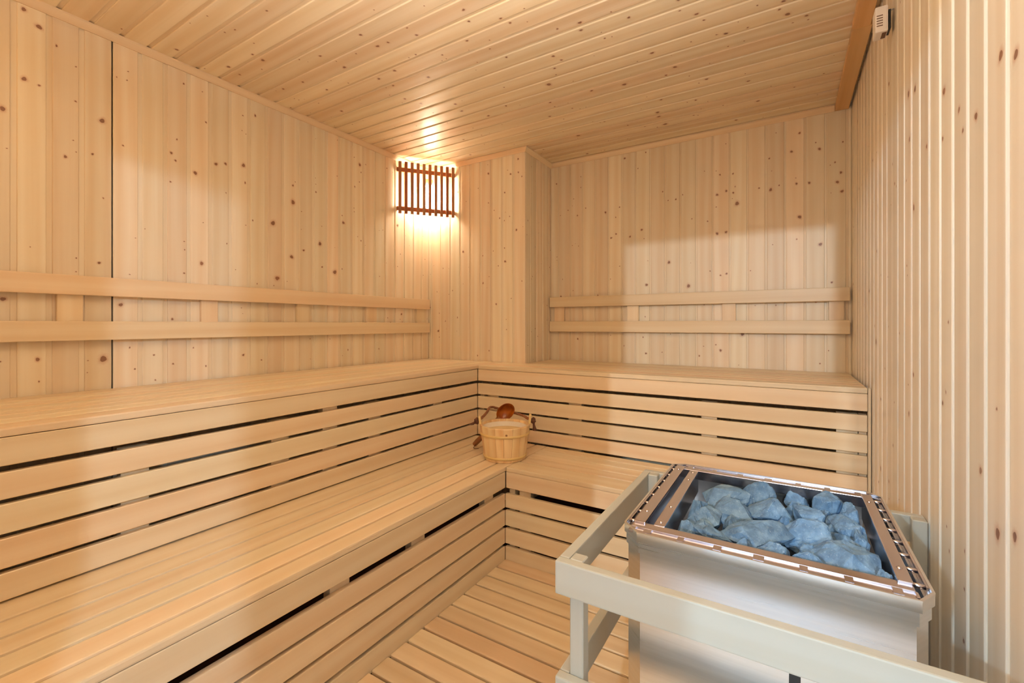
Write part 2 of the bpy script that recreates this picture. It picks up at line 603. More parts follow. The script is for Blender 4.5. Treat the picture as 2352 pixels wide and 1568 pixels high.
# front wall with the doorway the picture is taken from
DX0, DX1, DH = -0.35, 0.25, 1.884
mb = MB(15)
mb.box(LW, DX0, FW - 0.06, FW, -0.05, CEIL, 'z')
mb.box(DX0, DX1, FW - 0.06, FW, DH, CEIL, 'z')
mb.box(DX1, RW + 0.05, FW - 0.06, FW, -0.05, CEIL, 'z')
struct(mb.build('wall_front', M_PINE))

# ceiling: boards run left to right
mb = MB(16)
y = 0.533 - 7 * 0.0895
while y < BW:
    lo, hi = max(y, FW), min(y + 0.0895, BW)
    if hi - lo > 0.01:
        mb.box(LW, RW, lo + 0.0068, hi - 0.0068, CEIL, CEIL + 0.014, 'x', 0.0045, 3)
    y += 0.0895
mb.box(LW - 0.05, RW + 0.05, FW - 0.06, BW + 0.05, CEIL + 0.0048, CEIL + 0.05, 'x', tone=0.2)
mb.boards.pop()
for p in [(-1.002, 1.3, 0.0073),(-1.023, 1.36, 0.0066),(-1.433, 1.286, 0.0092),(-1.434, 1.201, 0.0079),(-1.506, 1.441, 0.009),(-1.676, 1.333, 0.0101),(-1.099, 1.449, 0.007),(-0.912, 1.41, 0.0065),(-0.895, 1.448, 0.0066),(-0.968, 1.916, 0.0143),(-0.85, 1.724, 0.0085),(-0.683, 1.621, 0.0077),(-0.885, 1.809, 0.0067),(-0.832, 1.781, 0.0065),(-0.486, 1.92, 0.0095),(-0.286, 1.769, 0.0083),(-0.207, 1.952, 0.0089),(-0.268, 1.814, 0.0056),(-0.426, 2.077, 0.01),(-0.662, 2.103, 0.0119),(-0.816, 2.056, 0.0085),(-1.618, 1.46, 0.0093),(-1.606, 1.523, 0.0071),(-1.945, 1.293, 0.0071),(-2.082, 1.281, 0.0073),(-1.909, 1.396, 0.0073),(-1.693, 1.206, 0.0074),(-1.34, 1.418, 0.0053),(-2.033, 1.577, 0.0094),(-1.024, 1.608, 0.0064),(-1.486, 1.912, 0.0094),(-1.395, 2.041, 0.0096),(-1.467, 1.834, 0.0091),(-1.614, 1.736, 0.009),(-1.079, 2.51, 0.012),(-1.041, 2.06, 0.0077),(-1.112, 2.214, 0.0082),(-0.597, 2.473, 0.0121),(-0.603, 2.511, 0.0109),(-0.595, 2.641, 0.0142),(-0.158, 2.377, 0.0082),(-0.13, 2.592, 0.0101),(-0.475, 2.135, 0.0069),(-0.622, 1.723, 0.005),(-1.248, 1.261, 0.0048),(-1.434, 1.252, 0.0061),(-0.548, 2.328, 0.0076),(-0.399, 2.44, 0.0076),(-0.013, 1.863, 0.008),(0.059, 1.97, 0.0073)]:
    mb.knot_at((p[0], p[1], CEIL), 'z-', p[2], 1.2)
scatter(mb, 300, 'z-', (LW, RW), (0.3, BW), CEIL, 10, 0.82)
struct(mb.build('ceiling', M_CEIL))

# floor: a dark base with a duckboard of rounded slats
mb = MB(17)
mb.box(LW, RW, FW - 0.06, BW, -0.06, -0.05, 'x', mat=1)
y = LY + 0.0085
first = True
while y > FW:
    lo = max(y - 0.0815, FW)
    mb.box(LX - 0.0045, RW - 0.006, lo + 0.0045, y - 0.0045, -0.022, 0.0, 'x', 0.006, 3)
    y -= 0.0815
for x in (-0.95, -0.3, 0.2):
    mb.box(x, x + 0.04, FW, LY - 0.01, -0.05, -0.0225, 'y', mat=0)
struct(mb.build('floor', [M_FLOOR, M_UNDER]))

# cornices
CO, DZ = 0.021, CEIL - CB


def cornice(name, axis, a0, a1, w, sg, seed, cut0=0, cut1=0):
    """Mitred cove strip in the angle of wall and ceiling; cut0/cut1 lengthen (+) or shorten (-) the far edge."""
    m = MB(seed)
    b = bmesh.new()
    prof = [(0, -DZ), (CO * 0.22, -DZ), (CO, -0.006), (CO, 0), (0, 0)]
    rows = []
    for t, cut, s_ in ((a0, cut0, -1), (a1, cut1, 1)):
        row = []
        for o_, z_ in prof:
            tt = t + s_ * cut * o_
            p = (tt, w + sg * o_, CEIL + z_) if axis == 'x' else (w + sg * o_, tt, CEIL + z_)
            row.append(b.verts.new(p))
        rows.append(row)
    n = len(prof)
    for i in range(n):
        b.faces.new((rows[0][i], rows[0][(i + 1) % n], rows[1][(i + 1) % n], rows[1][i]))
    b.faces.new(rows[0][::-1])
    b.faces.new(rows[1])
    bmesh.ops.recalc_face_normals(b, faces=b.faces[:])
    b.normal_update()
    m.add(b, axis)
    return struct(m.build(name, M_TRIM))


cornice('trim_1', 'y', FW, CY, LW, 1, 21, 0, -1)
cornice('trim_2', 'x', LW, CX, CY, -1, 22, -1, 1)
cornice('trim_3', 'y', CY, BW, CX, 1, 23, 1, -1)
cornice('trim_4', 'x', CX, 0.208, BW, -1, 24, -1, 0)
# broad flat boards along the right-hand edge of the ceiling, in two lengths
mb = MB(25)
mb.box(0.209, 0.268, 2.12, BW - 0.002, CB, CEIL - 0.0005, 'y', 0.0015)
struct(mb.build('trim_5', M_BOARD))
mb = MB(26)
mb.box(0.207, 0.262, 0.02, 2.118, CB - 0.001, CEIL - 0.0005, 'y', 0.0015)
mb.knot_at((0.235, 1.86, CB), 'z-', 0.008, 1.4)
struct(mb.build('trim_6', M_BOARD))


# ---------------------------------------------------------------- benches
def slats(mb, axis, lo, hi, cuts, z0, z1, bev=0.005):
    """Slats lying along an axis between consecutive cuts (positions across)."""
    for a, b in zip(cuts[:-1], cuts[1:]):
        p, q = min(a, b) + 0.0038, max(a, b) - 0.0038
        l0, h0 = lo, hi
        if callable(lo):
            l0 = lo((p + q) / 2)
        if axis == 'y':
            mb.box(p, q, l0, h0, z0, z1, 'y', bev, 2)
        else:
            mb.box(l0, h0, p, q, z0, z1, 'x', bev, 2)


# upper boards: (top, bottom) of every board of the front
UF = [(0.8368, 0.7685), (0.752, 0.6868), (0.6745, 0.6034), (0.5915, 0.5198), (0.5080, 0.4420)]
LF = [(0.4150, 0.3385), (0.3095, 0.2434), (0.2311, 0.1588), (0.1465, 0.0743), (0.0598, -0.012)]
TH = 0.024

# -- upper bench along the left wall
t = thing('upper_bench', 'upper slatted wooden bench running along the left wall', 'bench', (LW + 0.33, 1.2, 0))
mb = MB(31)
cuts = [UX + 0.0038] + [UX - 0.078 * i for i in range(1, 8)] + [LW + 0.004]
slats(mb, 'y', FW + 0.004, CY - 0.004, cuts, UB - 0.022, UB)
mb.build('seat', M_BENCH, t)
mb = MB(32)
mb.box(UX - TH, UX - 0.001, FW + 0.004, UY + 0.0005, UF[0][1], UF[0][0], 'y', 0.002)
mb.build('edge_board', M_BENCH, t)
for i, (zt, zb) in enumerate(UF[1:]):
    mb = MB(33 + i)
    mb.box(UX - TH, UX - 0.004, FW + 0.004, UY + 0.0035, zb, zt, 'y', 0.002)
    mb.build('front_board', M_BENCH, t)
for y0, y1, z0, z1 in ((0.517, 0.584, 0.44, 0.752), (0.959, 1.028, 0.44, 0.752), (1.176, 1.245, 0.44, 0.835), (1.414, 1.484, 0.44, 0.752), (1.854, 1.926, 0.44, 0.752), (0.10, 0.17, 0.44, 0.835)):
    mb = MB(40 + int(y0 * 100))
    mb.box(UX - TH - 0.03, UX - TH - 0.0005, y0, y1, z0, z1, 'z')
    mb.build('batten', M_BENCH, t)

# -- upper bench along the back wall
t = thing('upper_bench', 'upper slatted wooden bench running along the back wall', 'bench', (-0.67, 2.55, 0))
mb = MB(51)
cuts = [UY - 0.0038] + [UY + 0.081 * i for i in range(1, 8)] + [BW - 0.004]
for a, b in zip(cuts[:-1], cuts[1:]):
    x0 = UX + 0.002 if b < CY else CX + 0.004
    if a < CY < b:
        mb.box(UX + 0.002, RW - 0.0125, a + 0.0038, CY - 0.003, UB - 0.022, UB, 'x', 0.004, 2)
        mb.box(CX + 0.004, RW - 0.0125, CY - 0.003, b - 0.0038, UB - 0.022, UB, 'x', 0.004, 2)
    else:
        mb.box(x0, RW - 0.0125, a + 0.0038, b - 0.0038, UB - 0.022, UB, 'x', 0.004, 2)
mb.build('seat', M_BENCH, t)
mb = MB(52)
mb.box(UX + 0.001, RW - 0.0125, UY + 0.001, UY + TH, UF[0][1], UF[0][0], 'x', 0.002)
mb.build('edge_board', M_BENCH, t)
for i, (zt, zb) in enumerate(UF[1:]):
    mb = MB(53 + i)
    mb.box(UX - 0.0035, RW - 0.0125, UY + 0.004, UY + TH, zb, zt, 'x', 0.002)
    mb.build('front_board', M_BENCH, t)
mb = MB(59)
mb.box(RW - 0.011, RW - 0.0015, UY + 0.003, UY + TH, LB + 0.001, UB - 0.001, 'z', 0.001)
mb.build('end_strip', M_BENCH, t)
for x0, x1 in ((-1.606, -1.579), (-1.550, -1.475), (-1.018, -0.943), (-0.344, -0.278), (0.168, 0.238), (0.241, 0.266)):
    mb = MB(60 + int(x0 * 100))
    mb.box(x0, x1, UY + TH + 0.0005, UY + TH + 0.03, 0.30, 0.752, 'z')
    mb.build('batten', M_BENCH, t)

# -- lower bench along the left side
t = thing('lower_bench', 'lower slatted wooden bench step in front of the left upper bench', 'bench', (-1.4, 1.0, 0))
mb = MB(71)
cuts = [LX + 0.0038, -1.207, -1.286, -1.365, -1.443, -1.522, UX - 0.03]
slats(mb, 'y', FW + 0.004, UY - 0.001, cuts, LB - 0.0205, LB)
mb.build('seat', M_BENCH, t)
mb = MB(72)
mb.box(LX - TH, LX - 0.001, FW + 0.004, LY, LF[0][1], LF[0][0] - 0.001, 'y', 0.002)
mb.build('edge_board', M_BENCH, t)
for i, (zt, zb) in enumerate(LF[1:]):
    mb = MB(73 + i)
    mb.box(LX - TH, LX - 0.005, FW + 0.004, LY + 0.0045, zb, zt, 'y', 0.0022, 2)
    mb.build('front_board', M_BENCH, t)
for y0 in (0.28, 0.86, 1.20, 1.66):
    mb = MB(80 + int(y0 * 100))
    mb.box(LX - TH - 0.03, LX - TH - 0.0005, y0, y0 + 0.07, 0.0, 0.41, 'z')
    mb.build('batten', M_BENCH, t)

# -- lower bench along the back
t = thing('lower_bench', 'lower slatted wooden bench step below the back bench, behind the heater', 'bench', (-0.45, 2.0, 0))
mb = MB(91)
cuts = [LY - 0.0038, 1.914, 1.994, 2.075, 2.155, UY - 0.001]
slats(mb, 'x', LX + 0.002, RW - 0.0125, cuts, LB - 0.022, LB)
mb.build('seat', M_BENCH, t)
mb = MB(92)
mb.box(LX + 0.001, RW - 0.0125, LY + 0.001, LY + TH, LF[0][1], LF[0][0] - 0.001, 'x', 0.002)
mb.build('edge_board', M_BENCH, t)
for i, (zt, zb) in enumerate(LF[1:]):
    mb = MB(93 + i)
    mb.box(LX - 0.0046, RW - 0.0125, LY + 0.005, LY + TH, zb, zt, 'x', 0.0022, 2)
    mb.build('front_board', M_BENCH, t)
for x0, x1 in ((-1.130, -1.100), (-1.075, -1.015), (-0.45, -0.38), (0.16, 0.23)):
    mb = MB(99 + int(x0 * 100))
    mb.box(x0, x1, LY + TH + 0.0005, LY + TH + 0.03, 0.0, 0.41, 'z')
    mb.build('batten', M_BENCH, t)

# dark crawl space under the benches is closed off by the walls
# ---------------------------------------------------------------- backrests
t = thing('backrest', 'two-rail wooden backrest on the left wall', 'backrest', (LW + 0.02, 1.2, 0.85))
fx = LW + 0.042
for i, (zt, zb) in enumerate(((1.2898, 1.2185), (1.1221, 1.0506))):
    mb = MB(111 + i)
    mb.box(LW + 0.020, fx, FW + 0.01, 2.486, zb, zt, 'y', 0.003, 2)
    mb.build('rail', M_BENCH, t)
for i, (y0, y1) in enumerate(((0.03, 0.10), (0.528, 0.599), (0.997, 1.066), (1.46, 1.535), (1.925, 2.009), (2.375, 2.463))):
    mb = MB(114 + i)
    mb.box(LW + 0.0005, LW + 0.0195, y0, y1, 1.0506, 1.2898, 'z', 0.0015)
    mb.build('spacer', M_BENCH, t)

t = thing('backrest', 'two-rail wooden backrest on the back wall', 'backrest', (-0.6, BW - 0.02, 0.85))
fy = BW - 0.042
for i, (zt, zb) in enumerate(((1.3005, 1.2305), (1.1318, 1.0605))):
    mb = MB(121 + i)
    mb.box(-1.432, 0.270, fy, BW - 0.020, zb, zt, 'x', 0.003, 2)
    mb.build('rail', M_BENCH, t)
for i, (x0, x1) in enumerate(((-1.405, -1.330), (-0.885, -0.810), (-0.325, -0.254), (0.182, 0.248))):
    mb = MB(124 + i)
    mb.box(x0, x1, BW - 0.0195, BW - 0.0005, 1.0605, 1.3005, 'z', 0.0015)
    mb.build('spacer', M_BENCH, t)

# ---------------------------------------------------------------- corner lamp
A = Vector((LW, 2.186, 0))
B = Vector((-2.004, CY, 0))
d = (B - A).normalized()
nrm = Vector((d.y, -d.x, 0))          # towards the room
L = (B - A).length
ang = math.atan2(d.y, d.x)
t = thing('corner_lamp', 'lit corner lamp behind a slatted wooden shade in the far left corner', 'lamp', (-2.14, 2.36, 1.85))


def lamp_xf(z=0):
    return Matrix.Translation((A.x, A.y, z)) @ Matrix.Rotation(ang, 4, 'Z')


NS = 10
for i in range(NS):
    u = 0.030 + (L - 0.056) * i / (NS - 1)
    mb = MB(131 + i)
    mb.box(u - 0.0095, u + 0.0095, -0.020, -0.002, 1.862, 2.212, 'z', 0.001, xf=lamp_xf())
    mb.build('slat', M_SHADE, t)
for z0, z1 in ((2.148, 2.176), (1.885, 1.912)):
    mb = MB(145)
    mb.box(0.012, L - 0.010, -0.0015, 0.012, z0, z1, 'x', 0.001, xf=lamp_xf())
    mb.build('rail', M_SHADE, t)
mb = MB(147)
bz = Vector((-2.178, 2.425, 0))
prof = [(0.001, 1.935), (0.020, 1.937), (0.036, 1.955), (0.042, 2.00), (0.040, 2.05), (0.030, 2.085), (0.022, 2.092), (0.001, 2.093)]


def lathe(mb, prof, c, seg=24, mat=0, axis='z', tone=None, tonef=None, smooth=True):
    b = bmesh.new()
    rows = []
    for r, z in prof:
        rows.append([b.verts.new((c[0] + r * math.cos(2 * PI * i / seg), c[1] + r * math.sin(2 * PI * i / seg), z)) for i in range(seg)])
    for j in range(len(rows) - 1):
        for i in range(seg):
            b.faces.new((rows[j][i], rows[j][(i + 1) % seg], rows[j + 1][(i + 1) % seg], rows[j + 1][i]))
    b.faces.new(rows[0][::-1])
    b.faces.new(rows[-1])
    bmesh.ops.recalc_face_normals(b, faces=b.faces[:])
    b.normal_update()
    mb.add(b, axis, mat, tone, smooth)


lathe(mb, prof, bz)
mb.build('bulb', M_BULB, t)
mb = MB(148)
lathe(mb, [(0.001, 2.094), (0.024, 2.094), (0.030, 2.10), (0.030, 2.135), (0.001, 2.136)], bz)
mb.build('socket', M_WHITE, t)

# ---------------------------------------------------------------- climate sensor on the right wall
SX0 = 0.2305
t = thing('temperature_sensor', 'small white vented plastic box high on the right wall near the ceiling', 'sensor', (0.24, 1.80, 2.0))
mb = MB(151)
mb.box(SX0, 0.263, 1.779, 1.832, 2.012, 2.092, 'x', 0.005, 2)
mb.build('housing', M_WHITE, t)
for i in range(5):
    mb = MB(152)
    z = 2.030 + i * 0.0078
    mb.box(SX0 + 0.004, SX0 + 0.019, 1.7782, 1.7792, z, z + 0.0026, 'x')
    mb.build('vent_slot', M_SLOT, t)
mb = MB(153)
mb.box(0.249, 0.260, 1.787, 1.822, 2.0112, 2.0123, 'x')
mb.build('vent_opening', M_SLOT, t)
mb = MB(154)
mb.box(0.2645, 0.270, 1.785, 1.828, 2.020, 2.078, 'x')
mb.build('back_plate', M_BLACK, t)
mb = MB(155)
mb.tube([(0.2635, 1.80, 2.083), (RW - 0.0005, 1.80, 2.083)], 0.0025)
mb.build('bracket', M_STEEL, t)

# ---------------------------------------------------------------- heater guard
GT, GBm = 0.652, 0.588
t = thing('heater_guard', 'pale wooden guard rail boxed around the sauna heater', 'guard rail', (-0.05, 1.1, 0))
r = 0.021


def part(name, seed, mat, parent, *boxes, **kw):
    m = MB(seed)
    for bx in boxes:
        m.box(*bx, **kw)
    return m.build(name, mat, parent)


for tag_, z0, z1 in (('top_rail', GBm, GT), ('lower_rail', 0.362, 0.428)):
    part(tag_, 161, M_GUARD, t, (-0.386, RW - 0.002, 0.79, 0.79 + r, z0, z1), axis='x', bev=0.003, seg=2)
    part(tag_, 162, M_GUARD, t, (-0.386, -0.386 + r, 0.79 + r + 0.0005, 1.4195, z0, z1), axis='y', bev=0.003, seg=2)
    part(tag_, 163, M_GUARD, t, (-0.386, RW - 0.002, 1.42, 1.42 + r, z0, z1), axis='x', bev=0.003, seg=2)
for x0, y0 in ((-0.3645, 0.8115), (-0.3645, 1.391), (0.249, 1.391)):
    part('post', 164, M_GUARD, t, (x0, x0 + 0.028, y0, y0 + 0.028, 0.0005, GT), axis='z', bev=0.002)

# ---------------------------------------------------------------- heater
HX0, HX1, HY0, HY1, HT = -0.292, 0.193, 0.893, 1.408, 0.700
t = thing('sauna_heater', 'stainless steel sauna heater topped with an open stone tray', 'heater', (-0.05, 1.15, 0))
ch = 0.036


def octo(e):
    x0, x1, y0, y1 = HX0 + e, HX1 - e, HY0 + e, HY1 - e
    c = ch - e * 0.4
    yb = 0.020
    return [(x0 + c, y0), (x1 - c * 0.6, y0), (x1, y0 + c), (x1, y1 - yb * 1.3), (x1 - 0.025, y1), (x0 + 0.033, y1), (x0, y1 - yb), (x0, y0 + c)]


def ring(mb, e0, e1, z0, z1, mat=0):
    b = bmesh.new()
    o_, i_ = octo(e0), octo(e1)
    v = [[b.verts.new((p[0], p[1], z)) for p in q] for q, z in ((o_, z0), (o_, z1), (i_, z1), (i_, z0))]
    n = len(o_)
    for j in range(4):
        for i in range(n):
            b.faces.new((v[j][i], v[j][(i + 1) % n], v[(j + 1) % 4][(i + 1) % n], v[(j + 1) % 4][i]))
    bmesh.ops.recalc_face_normals(b, faces=b.faces[:])
    b.normal_update()
    mb.add(b, 'x', mat)


# outer casing (hollow), floor of the tray
mb = MB(171)
ring(mb, 0.007, 0.011, 0.12, 0.683)
mb.prism(octo(0.0112), 'z', 0.585, 0.595)
mb.build('casing', M_STEEL, t)
mb = MB(172)
ring(mb, 0.0035, 0.0068, 0.655, 0.690)
mb.build('collar', M_STEEL, t)
mb = MB(173)
ring(mb, 0.0, 0.0030, 0.678, 0.6955)
ring(mb, -0.0006, 0.0034, 0.6950, 0.6972)
mb.build('rim', M_SILVER, t)
# slotted front and back strips
SX = [(-0.265, -0.248), (-0.234, -0.183), (-0.171, -0.119), (-0.105, -0.053), (-0.036, 0.017), (0.029, 0.079), (0.091, 0.140), (0.153, 0.168)]
for nm, ya, yb, yc, yd in (('front_grille', 0.8965, 0.905, 0.9235, 0.946), ('back_grille', 1.404, 1.396, 1.383, 1.362)):
    mb = MB(174)
    y0, y1 = sorted((ya, yb))
    mb.box(-0.256, 0.168, y0, y1, 0.684, 0.694, 'x')
    y0, y1 = sorted((yc, yd))
    mb.box(-0.2765, 0.170, y0, y1, 0.690, 0.696, 'x', 0.002, 2)
    # rolled lip hanging down inside the tray
    lip = yd
    y0, y1 = sorted((lip, lip + (0.003 if nm == 'front_grille' else -0.003)))
    mb.box(-0.2765, 0.170, y0, y1, 0.672, 0.695, 'x')
    y0, y1 = sorted((yb, yc))
    ed = [-0.2765] + [q for p in SX for q in p] + [0.172]
    for a, b in zip(ed[0::2], ed[1::2]):
        mb.box(a, b, y0 - 0.0002, y1 + 0.0002, 0.689, 0.695, 'x')
    # trough under the slots
    mb.box(-0.27, 0.168, y0, y1, 0.6900, 0.6922, 'x')
    mb.build(nm, M_RIM, t)
TY = [1.350, 1.293, 1.236, 1.180, 1.122, 1.065, 1.009, 0.953]
for nm, xo, xi0, xi1 in (('left_grille', -0.2885, -0.2760, -0.2520), ('right_grille', 0.1895, 0.1500, 0.1705)):
    mb = MB(175)
    if nm == 'left_grille':
        mb.box(HX0 + 0.003, HX0 + 0.007, 0.945, 1.385, 0.684, 0.696, 'y')
        tx0, tx1 = HX0 + 0.006, xi0 + 0.001
    else:
        mb.box(HX1 - 0.007, HX1 - 0.003, 0.945, 1.375, 0.684, 0.696, 'y')
        tx0, tx1 = xi1 - 0.001, HX1 - 0.006
    mb.box(xi0, xi1, 0.940, 1.372, 0.6935, 0.7005, 'y', 0.0022, 2)
    mb.box(xi0 + 0.001, xi0 + 0.0035, 0.948, 1.36, 0.645, 0.694, 'y')
    mb.box(xi1 - 0.0035, xi1 - 0.001, 0.948, 1.36, 0.645, 0.694, 'y')
    for y in TY:
        mb.tube([(tx0, y, 0.6925), (tx1, y, 0.6925)], 0.0042, 8)
    mb.build(nm, M_RIM, t)
mb = MB(176)
mb.box(-0.2370, -0.2145, 0.9485, 1.3555, 0.690, 0.697, 'y', 0.0022, 2)
mb.box(-0.2175, -0.2150, 0.9485, 1.3555, 0.640, 0.6905, 'y')
mb.box(-0.2365, -0.2340, 0.9485, 1.3555, 0.640, 0.6905, 'y')
mb.build('divider', M_RIM, t)


def rivet(x, y, z, rr=0.0045):
    m = MB(177)
    lathe(m, [(0.0005, z + rr * 0.55), (rr * 0.6, z + rr * 0.45), (rr, z), (rr * 0.9, z - 0.001)], (x, y), 14)
    m.build('rivet', M_RIM, t)


for x, y, z in ((-0.264, 1.335, 0.7005), (-0.264, 1.000, 0.7005), (0.160, 1.318, 0.7005), (0.160, 0.988, 0.7005), (-0.2258, 1.335, 0.697), (-0.2258, 1.27, 0.697), (-0.2258, 1.06, 0.697), (-0.2258, 0.965, 0.697)):
    rivet(x, y, z)
# dark inside of the tray
mb = MB(178)
mb.box(-0.2135, 0.1495, 0.9495, 1.3585, 0.5955, 0.602, 'x')
mb.build('stone_tray', M_BLACK, t)
# vent in the front sheet and the feet
mb = MB(179)
mb.prism([(0.010 + 0.0085 * math.cos(a), 0.512 + (0.016 if math.sin(a) > 0 else -0.016) + 0.0085 * math.sin(a)) for a in [2 * PI * i / 20 + 0.01 for i in range(20)]], 'y', HY0 + 0.0055, HY0 + 0.0069)
mb.build('vent_slot', M_BLACK, t)
for x in (HX0 + 0.05, HX1 - 0.08):
    for y in (HY0 + 0.05, HY1 - 0.08):
        mb = MB(180)
        mb.box(x, x + 0.03, y, y + 0.03, 0.0005, 0.1195, 'z', 0.002)
        mb.build('leg', M_STEEL, t)


# ---------------------------------------------------------------- stones
def stone(c, wx, wy, h, rot, seed, label, flat=0.3):
    rnd = random.Random(seed)
    b = bmesh.new()
    pts = []
    for i in range(18):
        z = rnd.uniform(-1, 1)
        a = rnd.uniform(0, 2 * PI)
        q = math.sqrt(max(0, 1 - z * z))
        k = rnd.uniform(0.86, 1.06)
        p = Vector((q * math.cos(a) * k, q * math.sin(a) * k, z * k))
        p.z = max(min(p.z, 0.55 + rnd.uniform(-0.06, 0.06) + 0.3 * (1 - flat) + p.x * 0.15 * rnd.random()), -0.75)
        # squarer outline
        m = max(abs(p.x), abs(p.y))
        p.x *= 1.08
        p.y *= 1.08
        pts.append(p)
    for p in pts:
        b.verts.new(p)
    res = bmesh.ops.convex_hull(b, input=b.verts[:])
    junk = [e for e in res['geom_interior'] if isinstance(e, bmesh.types.BMVert)]
    if junk:
        bmesh.ops.delete(b, geom=junk, context='VERTS')
    bmesh.ops.bevel(b, geom=b.edges[:], offset=0.07, segments=1, affect='EDGES', clamp_overlap=True)
    bmesh.ops.triangulate(b, faces=b.faces[:])
    bmesh.ops.subdivide_edges(b, edges=[e for e in b.edges if e.calc_length() > 0.22], cuts=4, use_grid_fill=True)
    bmesh.ops.triangulate(b, faces=b.faces[:])
    from mathutils import noise as nz
    off = Vector((seed * 3.1, seed * 1.7, seed * 0.9))
    for v in b.verts:
        n = nz.noise(v.co * 2.2 + off) * 0.07 + nz.noise(v.co * 5.0 + off) * 0.06 + nz.noise(v.co * 12 + off) * 0.035
        v.co += v.co.normalized() * n
    mx = [max(abs(v.co[i]) for v in b.verts) for i in range(3)]
    R = Matrix.Rotation(rot, 3, 'Z')
    me = bpy.data.meshes.new('heater_stone')
    for v in b.verts:
        v.co = R @ Vector((v.co.x / mx[0] * wx / 2, v.co.y / mx[1] * wy / 2, v.co.z / mx[2] * h / 2))
    b.normal_update()
    for f in b.faces:
        f.smooth = False
    b.to_mesh(me)
    b.free()
    me.materials.append(M_STONE)
    o = bpy.data.objects.new('heater_stone', me)
    COL.objects.link(o)
    o.location = c
    tag(o, label, 'stone', 'stones on the heater')
    return o


STONES = [
    (-0.14, 1.27, 0.669, 0.1197, 0.0969, 0.052, 31, 0.8, 'broad flat stone in the back left corner of the heater tray'),
    (-0.068, 1.309, 0.669, 0.0878, 0.0727, 0.092, 31, 0.1, 'tall pointed stone at the middle of the back rim of the heater'),
    (-0.188, 1.15, 0.656, 0.0376, 0.0451, 0.0649, 20, 0.3, 'small upright stone beside the steel divider on the left of the heater'),
    (-0.181, 1.185, 0.652, 0.0383, 0.0383, 0.059, 50, 0.3, 'small dark stone tucked under the front of the broad flat back left stone'),
    (-0.11, 1.19, 0.663, 0.097, 0.0817, 0.06, 25, 0.4, 'rounded stone in front of the tall pointed stone, left of the heater centre'),
    (-0.157, 1.118, 0.657, 0.0813, 0.0655, 0.06, 60, 0.2, 'lumpy stone left of the big flat central slab, behind the front left boulder'),
    (-0.184, 1.03, 0.652, 0.0477, 0.0552, 0.0684, 10, 0.5, 'small stone in the front left corner of the heater tray'),
    (-0.14, 1.035, 0.657, 0.0813, 0.0787, 0.066, 31, 0.3, 'rough boulder second from the left along the front rim of the heater'),
    (-0.036, 1.222, 0.669, 0.1075, 0.1049, 0.08, 31, 0.4, 'large humped stone in the middle of the heater behind the flat slab'),
    (-0.053, 1.075, 0.668, 0.1507, 0.12, 0.062, 40, 0.9, 'largest flat slab in the front centre of the heater'),
    (0.018, 1.336, 0.656, 0.0575, 0.041, 0.0708, 31, 0.3, 'small dark stone against the back rim, right of the tall pointed stone'),
    (0.022, 1.292, 0.653, 0.0629, 0.0547, 0.062, 31, 0.5, 'mid sized stone between the back rim and the pale slanted slab'),
    (0.042, 1.226, 0.669, 0.0865, 0.0603, 0.06, -25, 0.7, 'pale slanted slab right of the large humped stone'),
    (0.084, 1.312, 0.667, 0.0714, 0.0689, 0.084, 31, 0.2, 'dark faced rock standing by the back right of the heater'),
    (0.12, 1.285, 0.662, 0.0426, 0.0652, 0.0732, 10, 0.5, 'stone in the back right corner of the heater tray'),
    (0.108, 1.222, 0.659, 0.0715, 0.0792, 0.068, 31, 0.6, 'wide stone beside the right grille, below the back right corner stone'),
    (0.03, 1.124, 0.667, 0.0828, 0.1204, 0.08, 55, 0.5, 'steep stone with a dark front face right of the largest flat slab'),
    (0.094, 1.142, 0.657, 0.0562, 0.0817, 0.068, 20, 0.6, 'smooth stone between the steep dark faced stone and the right grille'),
    (0.125, 1.15, 0.656, 0.0311, 0.0527, 0.0684, 10, 0.3, 'small dark stone pressed against the right grille at half depth'),
    (0.088, 1.028, 0.663, 0.1129, 0.1304, 0.086, 31, 0.6, 'big speckled boulder in the front right corner of the heater'),
    (0.028, 0.991, 0.664, 0.06026, 0.049060000000000006, 0.058, 0, 0.3, 'small stone at the front rim just left of the speckled boulder'),
    (-0.022, 0.991, 0.664, 0.063365, 0.046200000000000005, 0.058, 15, 0.6, 'low flat stone peeking over the middle of the front rim'),
    (-0.084, 0.99, 0.664, 0.063365, 0.049060000000000006, 0.058, 40, 0.4, 'small pale stone at the front rim below the largest flat slab'),
    (0.135, 0.974, 0.664, 0.03461499999999999, 0.03586, 0.058, 0, 0.3, 'tiny stone in the extreme front right corner of the tray'),
    (0.038, 1.045, 0.655, 0.0426, 0.0502, 0.0614, 0, 0.3, 'small bluish stone wedged behind the speckled boulder'),
    (-0.104, 1.128, 0.648, 0.0492, 0.0547, 0.059, 0, 0.3, 'small stone sunk in the gap left of the largest flat slab'),
    (0.066, 1.182, 0.648, 0.0456, 0.041, 0.0661, 20, 0.3, 'small stone sunk between the pale slanted slab and the steep stone'),
    (-0.182, 1.085, 0.646, 0.041, 0.0388, 0.059, 10, 0.3, 'small stone low beside the divider, behind the front left corner stone'),
    (0.131, 1.205, 0.646, 0.0296, 0.0456, 0.0661, 0, 0.3, 'narrow stone against the right grille beside the wide stone'),
    (0.072, 1.27, 0.648, 0.041, 0.041, 0.0661, 0, 0.3, 'small stone in the gap below the dark faced rock'),
    (-0.01, 1.165, 0.652, 0.041, 0.041, 0.0732, 0, 0.3, 'small stone between the humped stone and the largest flat slab'),
]
for i, (x, y, z, wx, wy, h, rot, fl, lab) in enumerate(STONES):
    stone((x, y, z), wx, wy, h, math.radians(rot), i + 3, lab, fl)

